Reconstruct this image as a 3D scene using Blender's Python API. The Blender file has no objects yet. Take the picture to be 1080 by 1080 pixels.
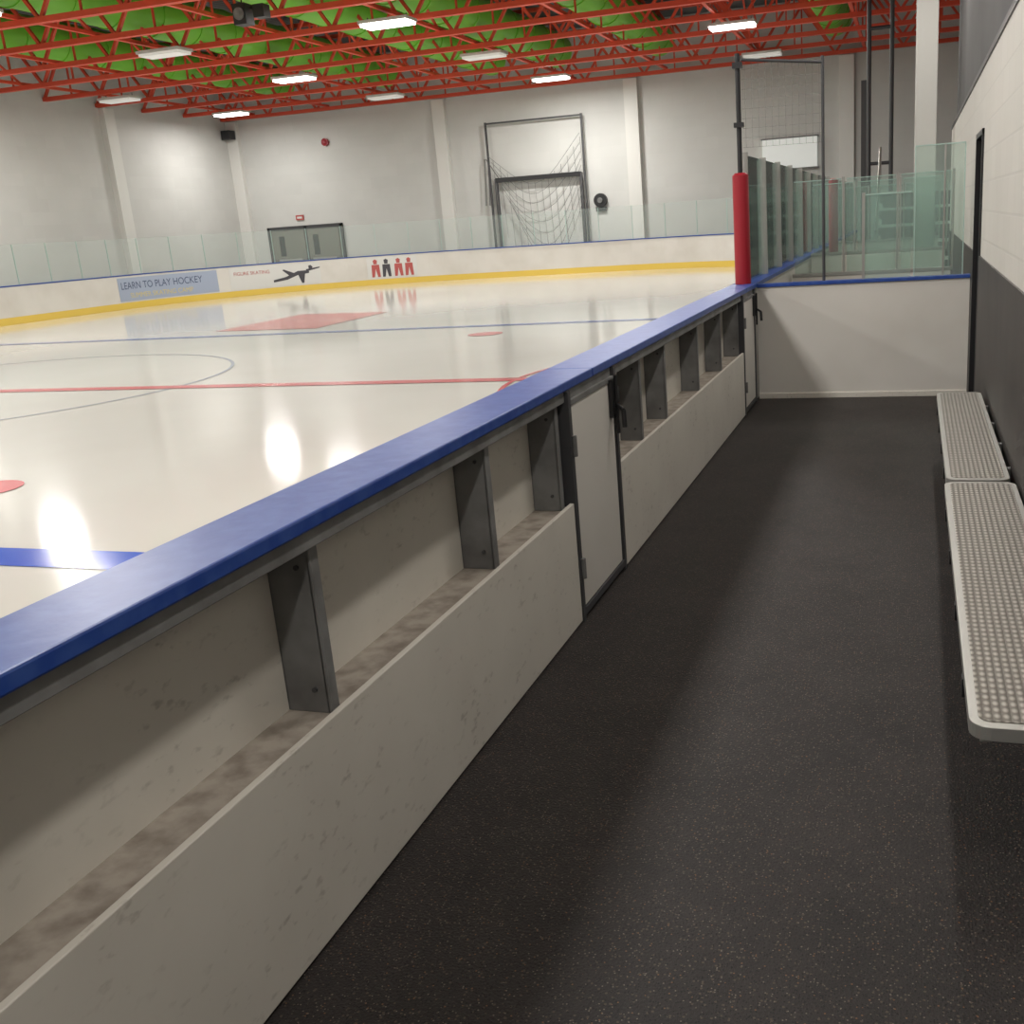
import bpy, bmesh, math, random
from mathutils import Vector as V, Matrix
random.seed(4)
sc=bpy.context.scene
sc.view_settings.view_transform='Standard'
sc.view_settings.look='None'
sc.view_settings.exposure=0.0

# ------------------------------------------------------------------ materials
def L(c):
    c=[x/255 for x in c]
    return tuple(((x/12.92) if x<=.04045 else ((x+.055)/1.055)**2.4) for x in c)+(1,)
def mat(name,col,rough=.5,metal=0,spec=.5,noise=None,bump=None,emit=None):
    m=bpy.data.materials.new(name); m.use_nodes=True
    nt=m.node_tree; b=nt.nodes['Principled BSDF']
    b.inputs['Base Color'].default_value=L(col)
    b.inputs['Roughness'].default_value=rough
    b.inputs['Metallic'].default_value=metal
    b.inputs['Specular IOR Level'].default_value=spec
    tc=nt.nodes.new('ShaderNodeTexCoord')
    if noise:   # (scale, col2, lo, hi)
        n=nt.nodes.new('ShaderNodeTexNoise'); n.inputs['Scale'].default_value=noise[0]; n.inputs['Detail'].default_value=6
        nt.links.new(tc.outputs['Object'],n.inputs['Vector'])
        r=nt.nodes.new('ShaderNodeValToRGB')
        r.color_ramp.elements[0].position=noise[2]; r.color_ramp.elements[1].position=noise[3]
        r.color_ramp.elements[0].color=L(noise[1]); r.color_ramp.elements[1].color=L(col)
        nt.links.new(n.outputs['Fac'],r.inputs['Fac']); nt.links.new(r.outputs['Color'],b.inputs['Base Color'])
    if bump:    # (scale,strength)
        n2=nt.nodes.new('ShaderNodeTexNoise'); n2.inputs['Scale'].default_value=bump[0]; n2.inputs['Detail'].default_value=4
        nt.links.new(tc.outputs['Object'],n2.inputs['Vector'])
        bp=nt.nodes.new('ShaderNodeBump'); bp.inputs['Strength'].default_value=bump[1]; bp.inputs['Distance'].default_value=.01
        nt.links.new(n2.outputs['Fac'],bp.inputs['Height']); nt.links.new(bp.outputs['Normal'],b.inputs['Normal'])
    if emit:
        b.inputs['Emission Color'].default_value=L(emit[0]); b.inputs['Emission Strength'].default_value=emit[1]
    return m
def scuff_mat(name,col,dirt,amt=.5,rough=.45,base=.14):
    m=mat(name,col,rough,bump=(8,.06)); nt=m.node_tree; b=nt.nodes['Principled BSDF']; tc=nt.nodes.new('ShaderNodeTexCoord')
    n1=nt.nodes.new('ShaderNodeTexNoise'); n1.inputs['Scale'].default_value=38; n1.inputs['Detail'].default_value=6
    mp=nt.nodes.new('ShaderNodeMapping'); mp.inputs['Scale'].default_value=(1,.55,1.1); nt.links.new(tc.outputs['Object'],mp.inputs[0]); nt.links.new(mp.outputs[0],n1.inputs['Vector'])
    r1=nt.nodes.new('ShaderNodeMapRange'); r1.inputs['From Min'].default_value=.6; r1.inputs['From Max'].default_value=.72; nt.links.new(n1.outputs['Fac'],r1.inputs['Value'])
    n2=nt.nodes.new('ShaderNodeTexNoise'); n2.inputs['Scale'].default_value=2.2; n2.inputs['Detail'].default_value=7; nt.links.new(tc.outputs['Object'],n2.inputs['Vector'])
    r2=nt.nodes.new('ShaderNodeMapRange'); r2.inputs['From Min'].default_value=.38; r2.inputs['From Max'].default_value=.75; nt.links.new(n2.outputs['Fac'],r2.inputs['Value'])
    mu=nt.nodes.new('ShaderNodeMath'); mu.operation='MULTIPLY'; nt.links.new(r1.outputs[0],mu.inputs[0]); nt.links.new(r2.outputs[0],mu.inputs[1])
    ad_=nt.nodes.new('ShaderNodeMath'); ad_.operation='MULTIPLY_ADD'; nt.links.new(r2.outputs[0],ad_.inputs[0]); ad_.inputs[1].default_value=base
    m2=nt.nodes.new('ShaderNodeMath'); m2.operation='MULTIPLY'; m2.inputs[1].default_value=amt; nt.links.new(mu.outputs[0],m2.inputs[0]); nt.links.new(m2.outputs[0],ad_.inputs[2])
    mx=nt.nodes.new('ShaderNodeMix'); mx.data_type='RGBA'; nt.links.new(ad_.outputs[0],mx.inputs['Factor']); mx.inputs['A'].default_value=L(col); mx.inputs['B'].default_value=L(dirt)
    nt.links.new(mx.outputs['Result'],b.inputs['Base Color']); return m
def block_mat(name,col,col2,axes,bw=.4,bh=.2,mortar=.006,rough=.6,joint=.85):
    m=mat(name,col,rough)
    nt=m.node_tree; b=nt.nodes['Principled BSDF']
    tc=nt.nodes.new('ShaderNodeTexCoord'); sx=nt.nodes.new('ShaderNodeSeparateXYZ'); cx=nt.nodes.new('ShaderNodeCombineXYZ')
    nt.links.new(tc.outputs['Object'],sx.inputs[0])
    nt.links.new(sx.outputs[axes[0]],cx.inputs[0]); nt.links.new(sx.outputs[axes[1]],cx.inputs[1])
    br=nt.nodes.new('ShaderNodeTexBrick'); br.inputs['Scale'].default_value=1
    br.inputs['Brick Width'].default_value=bw; br.inputs['Row Height'].default_value=bh; br.inputs['Mortar Size'].default_value=mortar
    br.inputs['Mortar Smooth'].default_value=.3
    c=L(col); c2=L(col2)
    br.inputs['Color1'].default_value=c; br.inputs['Color2'].default_value=c2
    br.inputs['Mortar'].default_value=tuple(x*joint for x in c[:3])+(1,)
    nt.links.new(cx.outputs[0],br.inputs['Vector'])
    n=nt.nodes.new('ShaderNodeTexNoise'); n.inputs['Scale'].default_value=.6; n.inputs['Detail'].default_value=5
    nt.links.new(tc.outputs['Object'],n.inputs['Vector'])
    mx=nt.nodes.new('ShaderNodeMix'); mx.data_type='RGBA'; mx.blend_type='MULTIPLY'; mx.inputs['Factor'].default_value=1
    nt.links.new(br.outputs['Color'],mx.inputs['A'])
    mr=nt.nodes.new('ShaderNodeMapRange'); mr.inputs['From Min'].default_value=.3; mr.inputs['From Max'].default_value=.7
    mr.inputs['To Min'].default_value=.93; mr.inputs['To Max'].default_value=1.0
    nt.links.new(n.outputs['Fac'],mr.inputs['Value']); nt.links.new(mr.outputs['Result'],mx.inputs['B'])
    nt.links.new(mx.outputs['Result'],b.inputs['Base Color'])
    bp=nt.nodes.new('ShaderNodeBump'); bp.inputs['Strength'].default_value=.2; bp.inputs['Distance'].default_value=.006; bp.invert=True
    nt.links.new(br.outputs['Fac'],bp.inputs['Height']); nt.links.new(bp.outputs['Normal'],b.inputs['Normal'])
    return m
def rubber_mat():
    m=mat('rubber_flooring',(48,45,43),.62,spec=.3)
    nt=m.node_tree; b=nt.nodes['Principled BSDF']; tc=nt.nodes.new('ShaderNodeTexCoord')
    base=nt.nodes.new('ShaderNodeTexNoise'); base.inputs['Scale'].default_value=2.6; base.inputs['Detail'].default_value=12; base.inputs['Roughness'].default_value=.8
    nt.links.new(tc.outputs['Object'],base.inputs['Vector'])
    r=nt.nodes.new('ShaderNodeValToRGB'); r.color_ramp.elements[0].position=.32; r.color_ramp.elements[1].position=.68
    r.color_ramp.elements[0].color=L((31,28,27)); r.color_ramp.elements[1].color=L((52,47,45))
    nt.links.new(base.outputs['Fac'],r.inputs['Fac'])
    prev=r.outputs['Color']
    for sc_,th,gt,colr in ((100,.34,.72,(76,66,58)),(160,.38,.55,(21,19,19)),(75,.18,.72,(108,78,56)),(125,.26,.84,(108,99,90))):
        v=nt.nodes.new('ShaderNodeTexVoronoi'); v.inputs['Scale'].default_value=sc_
        nt.links.new(tc.outputs['Object'],v.inputs['Vector'])
        cr=nt.nodes.new('ShaderNodeSeparateColor'); nt.links.new(v.outputs['Color'],cr.inputs[0])
        g=nt.nodes.new('ShaderNodeMath'); g.operation='GREATER_THAN'; g.inputs[1].default_value=gt; nt.links.new(cr.outputs[0],g.inputs[0])
        l=nt.nodes.new('ShaderNodeMath'); l.operation='LESS_THAN'; l.inputs[1].default_value=th; nt.links.new(v.outputs['Distance'],l.inputs[0])
        mu=nt.nodes.new('ShaderNodeMath'); mu.operation='MULTIPLY'; nt.links.new(g.outputs[0],mu.inputs[0]); nt.links.new(l.outputs[0],mu.inputs[1])
        mx=nt.nodes.new('ShaderNodeMix'); mx.data_type='RGBA'; nt.links.new(mu.outputs[0],mx.inputs['Factor'])
        nt.links.new(prev,mx.inputs['A']); mx.inputs['B'].default_value=L(colr); prev=mx.outputs['Result']
    nt.links.new(prev,b.inputs['Base Color'])
    n2=nt.nodes.new('ShaderNodeTexNoise'); n2.inputs['Scale'].default_value=130; nt.links.new(tc.outputs['Object'],n2.inputs['Vector'])
    bp=nt.nodes.new('ShaderNodeBump'); bp.inputs['Strength'].default_value=.7; bp.inputs['Distance'].default_value=.005
    nt.links.new(n2.outputs['Fac'],bp.inputs['Height']); nt.links.new(bp.outputs['Normal'],b.inputs['Normal'])
    return m
def glass_mat(name,tint,haze,refl=.1):
    m=bpy.data.materials.new(name); m.use_nodes=True; nt=m.node_tree
    for n in list(nt.nodes): nt.nodes.remove(n)
    o=nt.nodes.new('ShaderNodeOutputMaterial'); t=nt.nodes.new('ShaderNodeBsdfTransparent'); t.inputs[0].default_value=tint+(1,)
    d=nt.nodes.new('ShaderNodeBsdfDiffuse'); d.inputs[0].default_value=L((206,218,214))
    g=nt.nodes.new('ShaderNodeBsdfGlossy'); g.inputs['Roughness'].default_value=.06; g.inputs[0].default_value=(.9,.97,.95,1)
    m1=nt.nodes.new('ShaderNodeMixShader'); m1.inputs[0].default_value=haze
    m2=nt.nodes.new('ShaderNodeMixShader'); lw=nt.nodes.new('ShaderNodeLayerWeight'); lw.inputs[0].default_value=refl
    nt.links.new(t.outputs[0],m1.inputs[1]); nt.links.new(d.outputs[0],m1.inputs[2])
    nt.links.new(lw.outputs['Fresnel'],m2.inputs[0]); nt.links.new(m1.outputs[0],m2.inputs[1]); nt.links.new(g.outputs[0],m2.inputs[2])
    nt.links.new(m2.outputs[0],o.inputs[0]); return m
def tread_mat():
    m=mat('perforated_aluminum',(190,187,178),.42,metal=.5)
    nt=m.node_tree; b=nt.nodes['Principled BSDF']; tc=nt.nodes.new('ShaderNodeTexCoord')
    v=nt.nodes.new('ShaderNodeTexVoronoi'); v.inputs['Scale'].default_value=46; v.inputs['Randomness'].default_value=0
    mp=nt.nodes.new('ShaderNodeMapping'); mp.inputs['Scale'].default_value=(1,.62,1); nt.links.new(tc.outputs['Object'],mp.inputs[0])
    nt.links.new(mp.outputs[0],v.inputs['Vector'])
    r=nt.nodes.new('ShaderNodeValToRGB'); r.color_ramp.elements[0].position=.22; r.color_ramp.elements[1].position=.5
    r.color_ramp.elements[0].color=L((186,181,172)); r.color_ramp.elements[1].color=L((112,107,100))
    nt.links.new(v.outputs['Distance'],r.inputs['Fac']); nt.links.new(r.outputs['Color'],b.inputs['Base Color'])
    bp=nt.nodes.new('ShaderNodeBump'); bp.inputs['Strength'].default_value=.8; bp.inputs['Distance'].default_value=.005; bp.invert=True
    nt.links.new(v.outputs['Distance'],bp.inputs['Height']); nt.links.new(bp.outputs['Normal'],b.inputs['Normal'])
    return m
def deck_mat():
    m=mat('corrugated_deck',(96,98,100),.6)
    nt=m.node_tree; b=nt.nodes['Principled BSDF']; tc=nt.nodes.new('ShaderNodeTexCoord')
    w=nt.nodes.new('ShaderNodeTexWave'); w.bands_direction='Y'; w.inputs['Scale'].default_value=1.6
    nt.links.new(tc.outputs['Object'],w.inputs['Vector'])
    r=nt.nodes.new('ShaderNodeValToRGB'); r.color_ramp.elements[0].color=L((62,66,68)); r.color_ramp.elements[1].color=L((116,122,124))
    nt.links.new(w.outputs['Fac'],r.inputs['Fac']); nt.links.new(r.outputs['Color'],b.inputs['Base Color'])
    return m

M=dict(
 ice=mat('ice',(209,207,201),.10,spec=.5,noise=(.35,(202,199,192),.3,.7),bump=(1.1,.03)),
 iblue=mat('ice_line_blue',(40,84,186),.15), ired=mat('ice_line_red',(200,84,92),.15), ifar=mat('ice_line_blue_sheen_paled',(92,112,170),.15),  # far blue line: reflection off distant ice painted in as a paler blue
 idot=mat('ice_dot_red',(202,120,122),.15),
 icirc=mat('ice_circle_line',(158,163,176),.15), ilogo=mat('ice_logo_red',(188,100,100),.15,noise=(1.4,(204,144,140),.35,.6)),
 white=mat('white_board_plastic',(214,210,203),.42,noise=(1.3,(201,196,187),.2,.62),bump=(6,.05)),
 whited=scuff_mat('white_board_scuffed',(214,209,199),(110,98,86),.6),
 whiteb=scuff_mat('white_panel_back',(212,207,197),(98,90,80),.55),
 shelf=mat('dusty_shelf',(164,155,144),.7,noise=(15,(128,118,108),.32,.62)),
 rail=mat('blue_rail_plastic',(33,66,143),.4,noise=(18,(54,84,155),.3,.6),bump=(14,.12)),
 yellow=mat('yellow_kickplate',(222,190,84),.4),
 steel=mat('dark_steel',(126,126,125),.55,metal=0,noise=(7,(96,95,94),.3,.65)),
 black=mat('black_metal',(32,32,34),.45), pole=mat('dark_pole',(66,66,68),.5), alu=mat('aluminum',(172,171,166),.38,metal=.6),
 rubber=rubber_mat(), conc=mat('concrete',(130,128,124),.7,noise=(1,(110,108,104),.3,.7)),
 wallE=block_mat('painted_block_end',(210,210,206),(207,207,203),(0,2),.8,.4,.006,joint=.96),
 wallS=block_mat('painted_block_side',(210,209,205),(206,205,201),(1,2),.8,.4,.006,joint=.96),
 wallR=block_mat('painted_block_walkway',(208,204,197),(204,200,193),(1,2),.4,.2,.008,joint=.92),
 pil=mat('pilaster_paint',(222,221,216),.5), colm=mat('column_paint',(198,197,192),.5),
 wains=mat('dark_wainscot',(64,59,56),.55,noise=(2.5,(47,44,42),.3,.7)),
 upper=mat('dark_upper_cladding',(78,77,77),.7,noise=(1.2,(64,63,63),.3,.7)),
 red=mat('red_truss_paint',(212,76,50),.5), green=mat('green_duct',(112,186,52),.45,bump=(3,.3)),
 deck=deck_mat(), fixt=mat('lamp_housing',(200,200,196),.4), lens=mat('lamp_lens_dim',(200,200,194),.4,emit=((255,252,244),.3)),
 lenson=mat('lamp_lens_lit',(240,240,236),.4,emit=((255,252,246),9.0)),
 glass=glass_mat('rink_glass',(.978,.99,.986),.09,.08), glassg=glass_mat('rink_glass_green',(.89,.955,.93),.10,.10),
 gedge=mat('glass_edge_green',(170,194,186),.3), redpad=mat('red_vinyl_pad',(150,20,36),.4),
 tread=tread_mat(), net=mat('net_cord',(120,120,118),.8), adblue=mat('ad_bluegrey',(160,170,190),.4),
 adink=mat('ad_ink_navy',(72,84,110),.5), adyel=mat('ad_yellow',(206,190,120),.5), adwhite=mat('ad_white',(210,209,205),.4),
 adred=mat('ad_red',(176,84,80),.5), adblk=mat('ad_black',(66,64,70),.5), grey=mat('grey_door',(118,118,108),.5), wpanel=mat('white_wall_panel_face',(232,236,232),.4,emit=((230,235,232),.25)),
)

# ------------------------------------------------------------------ mesh builder
class B:
    def __init__(s,name): s.n=name; s.bm=bmesh.new(); s.mats=[]
    def mi(s,k):
        if k not in s.mats: s.mats.append(k)
        return s.mats.index(k)
    def faces(s,vs,fs,k,smooth=False):
        bv=[s.bm.verts.new(v) for v in vs]; i=s.mi(k)
        for f in fs:
            try:
                fc=s.bm.faces.new([bv[j] for j in f]); fc.material_index=i; fc.smooth=smooth
            except ValueError: pass
    def box(s,x0,x1,y0,y1,z0,z1,k):
        s.faces([(x0,y0,z0),(x1,y0,z0),(x1,y1,z0),(x0,y1,z0),(x0,y0,z1),(x1,y0,z1),(x1,y1,z1),(x0,y1,z1)],
          [(0,3,2,1),(4,5,6,7),(0,1,5,4),(1,2,6,5),(2,3,7,6),(3,0,4,7)],k)
    def frame(s,p,q):
        p=V(p);q=V(q);d=(q-p).normalized(); a=V((0,0,1)) if abs(d.z)<.9 else V((0,1,0))
        u=d.cross(a).normalized(); w=u.cross(d).normalized(); return p,q,u,w
    def beam(s,p,q,a,b,k):
        p,q,u,w=s.frame(p,q)
        c=[(-1,-1),(1,-1),(1,1),(-1,1)]
        vs=[tuple(e+u*(i*a/2)+w*(j*b/2)) for e in (p,q) for i,j in c]
        s.faces(vs,[(0,1,2,3),(7,6,5,4),(0,4,5,1),(1,5,6,2),(2,6,7,3),(3,7,4,0)],k)
    def cyl(s,p,q,r,k,n=12,r2=None):
        p,q,u,w=s.frame(p,q); r2=r if r2 is None else r2
        vs=[tuple(p+u*math.cos(t)*r+w*math.sin(t)*r) for t in [2*math.pi*i/n for i in range(n)]]
        vs+=[tuple(q+u*math.cos(t)*r2+w*math.sin(t)*r2) for t in [2*math.pi*i/n for i in range(n)]]
        s.faces(vs,[(i,(i+1)%n,n+(i+1)%n,n+i) for i in range(n)],k,True)
        s.faces(vs[:n],[tuple(range(n))],k); s.faces(vs[n:],[tuple(range(n))],k)
    def poly(s,pts,z0,z1,k):
        n=len(pts); vs=[(x,y,z0) for x,y in pts]+[(x,y,z1) for x,y in pts]
        s.faces(vs,[tuple(range(n,2*n)),tuple(reversed(range(n)))]+[(i,(i+1)%n,n+(i+1)%n,n+i) for i in range(n)],k)
    def done(s,bevel=0,parent=None):
        bmesh.ops.recalc_face_normals(s.bm,faces=s.bm.faces[:])
        me=bpy.data.meshes.new(s.n); s.bm.to_mesh(me); s.bm.free()
        for k in s.mats: me.materials.append(M[k])
        o=bpy.data.objects.new(s.n,me); sc.collection.objects.link(o)
        if bevel:
            m=o.modifiers.new('bevel','BEVEL'); m.width=bevel; m.segments=2; m.limit_method='ANGLE'; m.angle_limit=math.radians(40)
        if parent: o.parent=parent
        return o

# ------------------------------------------------------------------ rink path
XR,XL,YE,YN,R=-1.58,-24.5,36.0,-13.6,8.5
YS=9.62
cy=YE-R; cyn=YN+R; cxr=XR-R; cxl=XL+R
segs=[('l',(XR,YS),(XR,cy)),('a',(cxr,cy),0),('l',(cxr,YE),(cxl,YE)),('a',(cxl,cy),90),('l',(XL,cy),(XL,cyn)),
      ('a',(cxl,cyn),180),('l',(cxl,YN),(cxr,YN)),('a',(cxr,cyn),270),('l',(XR,cyn),(XR,-3.0))]
lens=[]
for g in segs: lens.append(math.hypot(g[2][0]-g[1][0],g[2][1]-g[1][1]) if g[0]=='l' else R*math.pi/2)
TOT=sum(lens)
def P(s,d=0):
    for g,l in zip(segs,lens):
        if s<=l+1e-6 or g is segs[-1]:
            if g[0]=='l':
                t=s/l; x=g[1][0]+(g[2][0]-g[1][0])*t; y=g[1][1]+(g[2][1]-g[1][1])*t
                dx,dy=(g[2][0]-g[1][0])/l,(g[2][1]-g[1][1])/l
                return x+dy*d,y-dx*d
            a=math.radians(g[2])+s/R
            return g[1][0]+(R+d)*math.cos(a),g[1][1]+(R+d)*math.sin(a)
        s-=l
SA2=sum(lens[:3])
def s_of(theta): return SA2+math.radians(theta-90)*R
def sweep(b,s0,s1,d0,d1,z0,z1,k,step=.6):
    n=max(1,int((s1-s0)/step)); vs=[]
    for i in range(n+1):
        s=s0+(s1-s0)*i/n; a=P(s,d0); c=P(s,d1)
        vs+=[(*a,z0),(*c,z0),(*c,z1),(*a,z1)]
    fs=[]
    for i in range(n):
        o=4*i
        for j in range(4): fs.append((o+j,o+(j+1)%4,o+4+(j+1)%4,o+4+j))
    fs+=[(0,1,2,3),(4*n+3,4*n+2,4*n+1,4*n)]
    b.faces(vs,fs,k)

# ------------------------------------------------------------------ floor + ice
b=B('floor'); b.box(-27,4,-18,38.7,-.2,-.04,'conc'); b.box(-1.56,4,-16,38.6,-.04,0,'rubber'); b.done()
b=B('ice_rink')
pts=[]; N=160
for i in range(N): pts.append(P(TOT*i/N,-.0))
pts.append(P(TOT))
b.poly(pts,-.035,-.004,'ice')
def strip(x0,x1,y0,y1,k,z=.0): b.faces([(x0,y0,z),(x1,y0,z),(x1,y1,z),(x0,y1,z)],[(0,1,2,3)],k)
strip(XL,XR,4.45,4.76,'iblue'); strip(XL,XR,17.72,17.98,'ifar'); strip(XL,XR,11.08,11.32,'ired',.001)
def ring(cx,cy_,r,w,k,a0=0,a1=360,n=72,z=.0005):
    vs=[];fs=[]
    for i in range(n+1):
        a=math.radians(a0+(a1-a0)*i/n)
        for rr in (r-w/2,r+w/2): vs.append((cx+rr*math.cos(a),cy_+rr*math.sin(a),z))
    for i in range(n): fs.append((2*i,2*i+1,2*i+3,2*i+2))
    b.faces(vs,fs,k)
def dot(x,y,r,k,z=.0007):
    b.faces([(x+r*math.cos(2*math.pi*i/32),y+r*math.sin(2*math.pi*i/32),z) for i in range(32)],[tuple(range(32))],k)
ring(-13,11.2,3.8,.05,'icirc'); ring(XR,11.2,2.86,.06,'ired',90,270,z=.0012)
for x in (-7,-19):
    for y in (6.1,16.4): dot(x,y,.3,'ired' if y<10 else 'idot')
b.faces([(-14.3,18.9,.0008),(-11.7,18.7,.0008),(-11.9,22.2,.0008),(-14.5,22.6,.0008)],[(0,1,2,3)],'ilogo')
dot(-13,11.2,.25,'iblue')
b.done()

# ------------------------------------------------------------------ perimeter boards + glass
b=B('rink_boards')
sweep(b,0,TOT,0,.02,-.03,.2,'yellow'); sweep(b,0,TOT,.003,.18,.2,1.04,'white'); sweep(b,0,TOT,.022,.18,-.03,.2,'white')
sweep(b,0,TOT,-.015,.2,1.04,1.075,'rail')
b.done()
b=B('rink_glass_panels')
s=0.12; GT=2.2
while s<TOT-1:
    e=min(s+1.22,TOT)
    sweep(b,s+.012,e-.012,.09,.102,1.075,GT,'glass',.65)
    for q in (s+.004,e-.012): sweep(b,q,q+.008,.088,.104,1.075,GT,'gedge')
    if s<18 : 
        x,y=P(s,.1); b.box(x-.03,x+.03,y-.02,y+.02,1.07,GT+.02,'alu')
    s=e
b.done()
def ad(name,t0,t1,bg,z0=.24,z1=.98):
    b=B(name); sweep(b,s_of(t0),s_of(t1),-.010,-.006,z0,z1,bg,.2); return b
def add_text(b,txt,s_left,z,h,k,d=-.014,stretch=1):
    c=bpy.data.curves.new('t','FONT'); c.body=txt; c.size=h; o=bpy.data.objects.new('t',c); sc.collection.objects.link(o)
    bpy.context.view_layer.update()
    me=bpy.data.meshes.new_from_object(o.evaluated_get(bpy.context.evaluated_depsgraph_get()))
    vs=[(*P(s_left-v.co.x*stretch,d),z+v.co.y) for v in me.vertices]
    b.faces(vs,[tuple(p.vertices) for p in me.polygons],k)
    bpy.data.objects.remove(o); bpy.data.meshes.remove(me)
b=ad('advertising_banner',151,177,'adblue'); add_text(b,'LEARN TO PLAY HOCKEY',s_of(176.3),.62,.32,'adink',stretch=.86); add_text(b,'SUMMER SKATING CAMP',s_of(174),.34,.22,'adyel'); b.done()
b=ad('advertising_banner',126,148,'adwhite')
def shape(b,s0,z0,pts,k,sc_=1): b.faces([(*P(s0-x*sc_,-.016),z0+y*sc_) for x,y in pts],[tuple(range(len(pts)))],k)
add_text(b,'FIGURE SKATING',s_of(147),.72,.17,'adred')
for pts in ([(0,.1),(.5,.16),(.9,.3),(.9,.44),(.45,.26),(0,.18)],[(.9,.3),(1.3,.34),(1.3,.44),(.9,.44)],[(.9,.3),(1.0,.0),(1.08,0),(1.15,.34)],[(1.2,.4),(1.7,.5),(1.7,.54),(1.2,.48)],[(1.3,.5),(1.4,.46),(1.45,.55),(1.38,.62),(1.3,.6)],[(.6,.28),(.35,.5),(.4,.53),(.8,.36)]):
    shape(b,s_of(137.5),.28,pts,'adblk')
b.done()
b=ad('advertising_banner',102,114.5,'adwhite')
for i,(x,k) in enumerate(((.1,'adred'),(.5,'adblk'),(.95,'adred'),(1.35,'adred'))):
    for pts in ([(0,.0),(.1,0),(.16,.3),(.16,.45),(.02,.45)],[(.16,.3),(.22,0),(.32,0),(.3,.45),(.16,.45)],[(.1,.47),(.22,.47),(.24,.6),(.16,.65),(.08,.6)]): shape(b,s_of(114.2)-x,.28,pts,k)
b.done()

# ------------------------------------------------------------------ players bench side boards
XF=-1.38; XBk=-1.55
b=B('players_bench_dasher_boards')
D1=(4.05,4.74); D2=(8.80,9.45); Y0=-3.0
runs=[(Y0,D1[0]-.03),(D1[1]+.03,D2[0]-.03)]
for y0,y1 in runs:
    b.box(XF-.02,XF,y0,y1,0.01,.55,'whited')
    b.box(XBk+.0,XF-.02,y0,y1,.50,.535,'shelf')
    b.box(XBk-.001,XBk+.012,y0,y1,.53,.99,'whiteb')
b.box(XR,XBk,Y0,YS,-.03,1.035,'white')
b.box(XF-.055,XF-.012,Y0,YS,.985,1.035,'steel')
b.box(XBk,XF-.04,Y0,YS,1.0,1.034,'steel')
def post(y,w=.045):
    b.box(XBk+.012,XF-.03,y,y+.008,.535,1.0,'steel')
    b.box(XF-.042,XF-.034,y,y+w,.535,1.0,'steel'); b.box(XBk+.013,XBk+.02,y,y+w,.535,1.0,'steel')
    for z in (.6,.93): b.cyl((XF-.07,y-.006,z),(XF-.07,y,z),.007,'pole',8)
for yy in (-2.2,-1.1,.02,.96,2.08,3.2,3.95,4.80,5.35,5.95,6.95,7.85,8.68): post(yy)
b.done(.003)
b=B('blue_cap_rail')
for y0,y1 in ((Y0,4.4),(4.404,9.0),(9.004,YS)): b.box(XR-.02,XF+.004,y0,y1,1.035,1.075,'rail')
b.done(.006)
def gate(y0,y1,name):
    b=B(name)
    b.box(XF-.03,XF-.002,y0+.03,y1-.03,.06,.965,'white')
    for a in (y0-.025,y1-.012):
        b.box(XF-.06,XF+.006,a,a+.035,.0,1.03,'pole')
    b.box(XF-.05,XF+.004,y0,y1,.02,.055,'pole'); b.box(XF-.05,XF+.003,y0,y1,.965,.99,'steel')
    b.box(XBk-.0,XF-.04,y0,y1,.0,.02,'steel')
    yl=y1-.07
    b.box(XF-.002,XF+.02,yl-.03,yl+.03,.80,.98,'black'); b.cyl((XF+.03,yl,.72),(XF+.03,yl,1.0),.009,'black',10)
    b.cyl((XF+.03,yl,.86),(XF+.075,yl-.05,.84),.010,'black',10); b.cyl((XF+.075,yl-.05,.84),(XF+.08,yl-.06,.76),.012,'black',10)
    b.box(XF-.002,XF+.012,y1-.02,y1+.05,.86,.93,'black')
    for z in (.2,.75): b.cyl((XF+.012,y0+.0,z),(XF+.012,y0+.0,z+.09),.012,'steel',10)
    b.done(.002)
gate(*D1,'bench_gate'); gate(*D2,'bench_gate')

# end partition
YP=9.64
b=B('bench_end_partition')
b.box(XF+.0,.47,YP,YP+.02,.0,1.03,'white'); b.box(XF+.0,.47,YP+.02,YP+.1,.0,.06,'steel'); b.box(XF,.47,YP-.012,YP,.0,.05,'whited')
b.box(XF,.47,YP-.012,YP+.1,1.03,1.06,'rail')
for x in (-1.3,-.6,.0,.4): b.box(x,x+.05,YP+.02,YP+.08,.0,1.03,'steel')
b.done(.003)
b=B('partition_glass')
x0,x1=.0,.405
b.box(x0,x1,YP+.04,YP+.052,1.06,2.15,'glassg'); b.box(x0-.004,x0+.004,YP+.036,YP+.056,1.06,2.15,'gedge'); b.box(x1-.004,x1+.004,YP+.036,YP+.056,1.06,2.15,'gedge')
b.box(x0,x1,YP+.036,YP+.056,2.145,2.155,'gedge'); b.box(.235,.25,YP+.03,YP+.06,1.06,2.15,'alu')
b.box(-.42,-.03,YP+.04,YP+.052,1.06,1.78,'glassg'); b.box(-.42,-.03,YP+.036,YP+.056,1.775,1.785,'gedge'); b.box(-.445,-.42,YP+.03,YP+.06,1.06,1.8,'alu')
b.done()
b=B('padded_post')
b.cyl((-1.49,9.55,1.076),(-1.49,9.55,2.02),.072,'redpad',24)
b.cyl((-1.49,9.55,2.02),(-1.49,9.55,2.04),.072,'redpad',24,.05)
b.cyl((-1.49,9.55,2.04),(-1.49,9.55,3.02),.022,'black',12)
b.box(-1.53,-1.45,9.51,9.59,2.9,2.95,'black'); b.box(-1.53,-1.45,9.51,9.59,2.42,2.46,'black')
b.done()
b=B('netting_frame')
b.cyl((-.78,9.7,1.06),(-.78,9.7,2.95),.014,'pole',10); b.cyl((-1.46,9.56,2.97),(-.78,9.7,2.90),.013,'pole',10)
for i in range(12):
    t=(i+.5)/12; x=-1.46+.68*t; y=9.56+.14*t; b.beam((x,y,2.96-.07*t),(x,y,2.25),.0025,.0025,'net')
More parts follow.
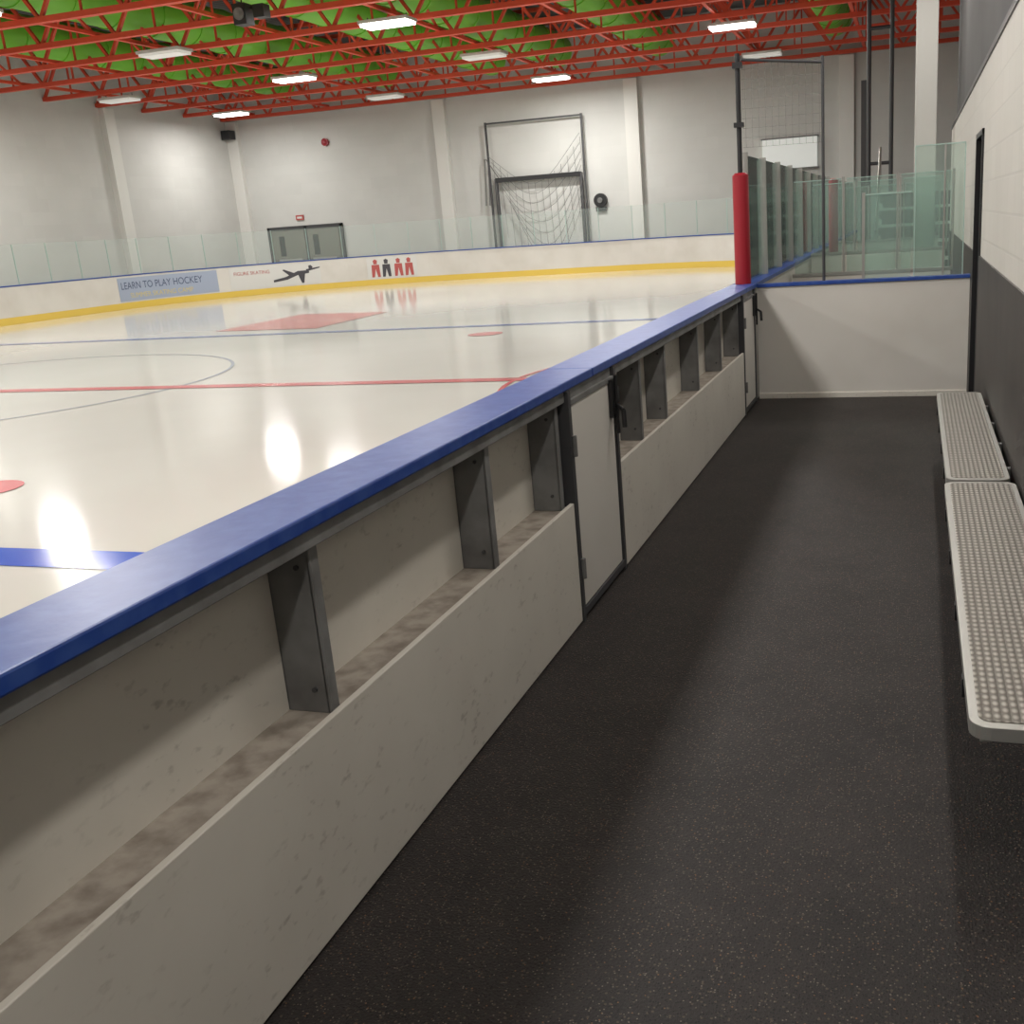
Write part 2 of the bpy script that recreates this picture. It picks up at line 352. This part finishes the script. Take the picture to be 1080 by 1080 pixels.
for i in range(9):
    z=2.25+.08*i; b.beam((-1.46,9.56,z),(-.78,9.7,z),.0025,.0025,'net')
b.done()

# penalty box partitions behind
b=B('penalty_box')
for yp,x0,h in ((12.6,-1.38,.92),(15.0,-1.38,1.05),(19.5,-1.38,1.05)):
    b.box(x0,.40,yp,yp+.05,0,h,'white'); b.box(x0,.40,yp-.01,yp+.07,h,h+.04,'alu')
    for i in range(3):
        xa=x0+.03+i*.6; b.box(xa,xa+.54,yp+.02,yp+.032,h+.04,2.0,'glassg'); b.box(xa+.55,xa+.575,yp,yp+.05,h,2.02,'alu')
        b.box(xa,xa+.54,yp+.018,yp+.034,1.995,2.005,'gedge')
b.box(-1.0,.3,13.3,13.6,.42,.46,'alu'); b.box(-1.0,.3,13.55,13.6,.46,1.1,'white')
for x in (-.9,.2): b.box(x,x+.05,13.32,13.58,0,.42,'steel')
b.done(.002)
b=B('padded_post')
b.cyl((-1.25,17.5,0),(-1.25,17.5,2.1),.075,'redpad',20); b.cyl((-1.25,17.5,2.1),(-1.25,17.5,2.13),.075,'redpad',20,.05); b.done()
b=B('bleacher_steps')
for i in range(6):
    y0=20.6+.45*i; h=.32*(i+1)
    b.box(-.7,3.6,y0,y0+.47,h-.05,h,'pil'); b.box(-.7,3.6,y0+.05,y0+.08,h-.32,h-.05,'pole')
for x in (-.7,1.4,3.55): b.beam((x+.03,20.6,0.05),(x+.03,23.3,1.9),.06,.12,'pil'); b.box(x,x+.06,23.2,23.3,0,1.9,'pil')
b.cyl((-.7,20.6,1.2),(-.7,23.2,2.8),.025,'alu',10); b.cyl((-.7,20.65,.3),(-.7,20.65,1.22),.02,'alu',8); b.cyl((-.7,23.2,1.9),(-.7,23.2,2.8),.02,'alu',8)
b.done()

# ------------------------------------------------------------------ benches (bracketed to wall)
def bench(x0,x1,y0,y1):
    b=B('players_bench'); r=.05; z=.45
    def outline(x0,x1,y0,y1,r):
        p=[]
        for cx,cy_,a0 in ((x1-r,y1-r,0),(x0+r,y1-r,90),(x0+r,y0+r,180),(x1-r,y0+r,270)):
            for i in range(7):
                a=math.radians(a0+15*i); p.append((cx+r*math.cos(a),cy_+r*math.sin(a)))
        return p
    b.poly(outline(x0,x1,y0,y1,r),z-.04,z-.002,'alu')
    b.poly(outline(x0+.022,x1-.022,y0+.03,y1-.03,.03),z-.003,z+.001,'tread')
    b.box(x0+.03,x0+.06,y0+.08,y1-.08,z-.085,z-.04,'alu'); b.box(x1-.06,x1-.03,y0+.08,y1-.08,z-.085,z-.04,'alu')
    n=4
    for i in range(n):
        y=y0+.35+(y1-y0-.7)*i/(n-1)
        b.box(x0+.02,.466,y-.02,y+.02,z-.115,z-.085,'steel')
        b.beam((x0+.08,y,z-.11),(.455,y,.2),.03,.03,'steel'); b.box(.44,.467,y-.02,y+.02,.0,z-.03,'steel')
        b.box(x0-.004,x0+.02,y-.02,y+.02,z-.085,z-.03,'black')
    b.done(.003)
bench(.15,.455,2.43,4.83); bench(.16,.44,4.87,7.22)

# ------------------------------------------------------------------ walls
b=B('wall_right')
XW=.48; DY0,DY1,DH=8.45,9.3,2.18
for y0,y1 in ((-16,DY0),(DY1,16)):
    b.box(XW-.012,XW+.4,y0,y1,0,1.27,'wains'); b.box(XW,XW+.4,y0,y1,1.27,2.62,'wallR')
b.box(XW,XW+.4,DY0,DY1,DH,2.62,'wallR')
b.box(XW-.01,XW+.4,-16,16,2.62,2.66,'black')
b.box(XW+.06,XW+.4,-16,16,2.66,6.6,'upper')
b.box(XW+.4,4,15.8,16,0,6.6,'wallE')
b.done()
b=B('door_1'); b.box(XW+.05,XW+.09,DY0+.04,DY1-.04,0,DH-.04,'black')
b.box(XW-.015,XW+.1,DY0,DY0+.04,0,DH,'black'); b.box(XW-.015,XW+.1,DY1-.04,DY1,0,DH,'black'); b.box(XW-.015,XW+.1,DY0,DY1,DH-.04,DH,'black')
b.cyl((XW+.0,DY0+.12,1.0),(XW+.05,DY0+.12,1.0),.02,'alu',12); b.done(.002)

YW=38.7; XLW=-27.0
b=B('wall_end'); b.box(XLW-.3,4,YW,YW+.3,0,8.5,'wallE')
for x in (-26.75,-17.5,-9.9,-2.3): b.box(x-.25,x+.25,YW-.22,YW,0,6.6,'pil')
b.done()
b=B('wall_left'); b.box(XLW-.3,XLW,-18,YW,0,8.5,'wallS')
for y in (31.7,24.1,16.5,8.9,1.3,-6.3): b.box(XLW,XLW+.22,y-.25,y+.25,0,6.6,'pil')
b.done()
b=B('wall_back'); b.box(XLW-.3,4,-18.3,-18,0,8.5,'wallE'); b.done()
b=B('wall_far_side'); b.box(4,4.2,-18,YW,0,8.5,'wallS'); b.done()
b=B('support_column'); b.box(-.02,.26,15.2,15.48,0,6.6,'colm'); b.box(-.06,.30,15.16,15.52,0,.15,'steel'); b.done(.01)

# end wall furnishings
b=B('double_door')
b.box(-25.75,-22.3,YW-.06,YW-.0,0,2.35,'grey')
for x0 in (-25.6,-24.0): b.box(x0,x0+1.5,YW-.1,YW-.06,.02,2.2,'grey'); b.box(x0+.3,x0+.55,YW-.11,YW-.1,1.2,2.0,'black'); b.box(x0+.2,x0+1.3,YW-.14,YW-.1,1.0,1.08,'alu')
for x in (-25.8,-24.05,-22.4): b.box(x,x+.1,YW-.12,YW,0,2.35,'pole')
b.box(-25.8,-22.3,YW-.12,YW,2.25,2.38,'pole'); b.done()
b=B('exit_sign'); b.box(-24.4,-24.05,YW-.06,YW,2.6,2.8,'adred'); b.box(-24.34,-24.11,YW-.065,YW-.06,2.66,2.74,'adwhite'); b.done()
b=B('fire_bell'); b.cyl((-22.6,YW-.1,5.5),(-22.6,YW,5.5),.15,'redpad',20); b.cyl((-22.6,YW-.14,5.5),(-22.6,YW-.1,5.5),.05,'redpad',12,.12); b.done()
b=B('wall_fan'); b.cyl((-11.3,YW-.16,2.5),(-11.3,YW,2.5),.25,'black',24); b.cyl((-11.3,YW-.2,2.5),(-11.3,YW-.16,2.5),.1,'steel',16); b.box(-11.5,-11.1,YW-.1,YW,2.1,2.25,'black'); b.done()
b=B('netted_goal_frame')
yf=YW-.25
for p,q,w,k in (((-15.6,yf,0),(-15.6,yf,5.6),.07,'pole'),((-11.8,yf,0),(-11.8,yf,5.6),.07,'pole'),((-15.6,yf,5.55),(-11.8,yf,5.55),.06,'pole'),((-15.35,yf,0),(-15.35,yf,3.55),.11,'pole'),((-11.95,yf,0),(-11.95,yf,3.55),.11,'pole'),((-15.35,yf,3.5),(-11.95,yf,3.5),.16,'black')):
    b.beam(p,q,w,w,k)
for k_ in range(9):
    xa=-15.6+.12*k_; prev=None
    for i in range(13):
        t=i/12; x=xa+(3.7-.12*k_)*t; z=4.4-.28*k_-(1.3+.1*k_)*math.sin(math.pi*t)+.5*t+ .06*math.sin(9*t+k_)
        p=(x,yf-.05,max(z,.3))
        if prev: b.beam(prev,p,.014,.014,'net')
        prev=p
for i in range(14):
    x=-15.4+i*.27; t=(x+15.6)/3.8
    b.beam((x,yf-.05,4.4-1.3*math.sin(math.pi*t)+.5*t),(x+.1,yf-.05,max(.6,2.1-2.1*math.sin(math.pi*t)+.5*t)),.012,.012,'net')
for x in (-15.6,-15.75): b.beam((x,yf,4.3),(x-.1,yf,2.6),.04,.04,'net')
b.beam((-15.7,yf,4.3),(-15.2,yf,3.5),.03,.03,'net')
b.done()
b=B('white_wall_panel'); b.box(-5.2,-3.3,YW-.2,YW,3.1,4.1,'wpanel'); b.box(-5.25,-3.25,YW-.18,YW,3.05,3.1,'steel'); b.box(-5.25,-3.25,YW-.18,YW,4.1,4.15,'steel'); b.done()  # white framed panel on the end wall, weakly emissive
b=B('safety_net_frame')
for x,y in ((-1.05,26),(-.55,26)): b.cyl((x,y,0),(x,y,6.6),.05,'pole',10)
for z in (2.6,5.5): b.cyl((-1.05,26,z),(-.55,26,z),.04,'pole',8)
b.box(-1.3,-1.1,27.6,27.8,0,4.6,'pole')
b.done()
b=B('wall_loudspeaker'); b.box(-26.9,-26.5,38.0,38.4,5.9,6.25,'black'); b.box(-26.7,-26.6,38.4,38.7,6.0,6.1,'steel'); b.done(.02)
b=B('hanging_loudspeaker'); b.box(-13.5,-13.2,20.1,20.4,6.1,6.5,'black'); b.cyl((-13.35,20.08,6.3),(-13.35,20.1,6.3),.12,'steel',20)
b.cyl((-13.35,20.25,6.45),(-13.35,20.25,6.68),.015,'black',8); b.box(-13.05,-12.8,20.15,20.4,6.2,6.45,'black'); b.beam((-13.2,20.3,6.42),(-12.9,20.3,6.42),.03,.03,'black'); b.done(.01)

# ------------------------------------------------------------------ roof
b=B('ceiling'); b.box(XLW-.3,4.2,-18.3,YW+.3,8.5,8.7,'deck'); b.done()
b=B('roof_trusses')
x0,x1,zb,zt=XLW+.02,3.98,6.62,8.25; n=14; dx=(x1-x0)/n; y=38.3
while y>-17.5:
    b.box(x0,x1,y-.08,y+.08,zb,zb+.12,'red'); b.box(x0,x1,y-.08,y+.08,zt,zt+.11,'red')
    for i in range(n):
        xa=x0+i*dx; b.beam((xa,y,zb+.05),(xa+dx/2,y,zt),.075,.075,'red'); b.beam((xa+dx/2,y,zt),(xa+dx,y,zb+.05),.075,.075,'red')
        b.beam((xa+dx/2,y,zb+.05),(xa+dx/2,y,zt),.045,.045,'red')
    y-=2.3
for i in range(9):
    x=-25.5+i*3.4
    b.box(x-.05,x+.05,-17.5,38.4,zb+.12,zb+.2,'red')
    yy=38.3
    while yy>0:
        if (i+int(yy))%2==0: b.beam((x,yy,zb+.1),(x,yy-2.3,zt),.055,.055,'red')
        yy-=2.3
b.done()
b=B('ventilation_duct')
for x in (-23.4,-19.0,-14.7,-12.2,-8.5,-2.6):
    b.cyl((x,-10,7.62),(x,37.4,7.62),.56,'green',28); yy=-10
    while yy<37: b.cyl((x,yy,7.62),(x,yy+.08,7.62),.585,'green',28); yy+=1.5
b.done()
b=B('ceiling_light_fixtures'); lit=[]
xs=(-24.4,-18.0,-11.8,-4.7); ys=[35.3-5.82*i for i in range(9)]
for i,x in enumerate(xs):
    for j,y in enumerate(ys):
        z=6.45; on=(i+j)%2==0
        b.box(x-.62,x+.62,y-.3,y+.3,z+.02,z+.09,'fixt'); b.box(x-.58,x+.58,y-.26,y+.26,z-.04,z+.02,'lenson' if on else 'lens')
        b.beam((x-.5,y,z+.09),(x-.5,y,6.64),.02,.02,'steel'); b.beam((x+.5,y,z+.09),(x+.5,y,6.64),.02,.02,'steel')
        if on: lit.append((x,y,z))
b.done()
for x,y,z in lit:
    l=bpy.data.lights.new('lamp','AREA'); l.shape='RECTANGLE'; l.size=1.14; l.size_y=.5
    l.energy=365 if x>-24 else 200; l.color=(1,.978,.94)
    o=bpy.data.objects.new('ceiling_lamp_light',l); sc.collection.objects.link(o); o.location=(x,y,z-.045)
b=B('added_walkway_fill_housings')  # out-of-view lamps and housings added as fill for boards and walkway
for y in (-7,-3,1,5,9,13.5):
    b.box(.3,.54,y-.62,y+.62,4.72,4.82,'fixt'); b.box(.44,.54,y-.1,y+.1,4.5,4.72,'steel')
    l=bpy.data.lights.new('lamp','AREA'); l.shape='RECTANGLE'; l.size=.22; l.size_y=1.2; l.energy=46; l.color=(1,.955,.89)
    o=bpy.data.objects.new('added_walkway_fill_light',l); sc.collection.objects.link(o); o.location=(.38,y,4.66); o.rotation_euler=(0,math.radians(22),0)
b.done()
w=bpy.data.worlds.new('w'); sc.world=w; w.use_nodes=True; w.node_tree.nodes['Background'].inputs[0].default_value=(.5,.5,.5,1); w.node_tree.nodes['Background'].inputs[1].default_value=.2

# ------------------------------------------------------------------ camera
f=1082; px,py=635,540
d1=V((965-px,540-212,-f)).normalized(); roll=math.radians(3.9)
h=V((math.cos(roll),math.sin(roll),0)); up=h.cross(d1).normalized(); X=d1.cross(up).normalized()
R3=Matrix((X,d1,up)); mw=R3.to_4x4(); mw.translation=V((0,0,1.7))
cam=bpy.data.cameras.new('camera'); co=bpy.data.objects.new('camera',cam); sc.collection.objects.link(co)
co.matrix_world=mw; cam.sensor_width=36; cam.lens=36*f/1080; cam.shift_x=-(px-540)/1080; cam.clip_end=200; cam.clip_start=.02
sc.camera=co
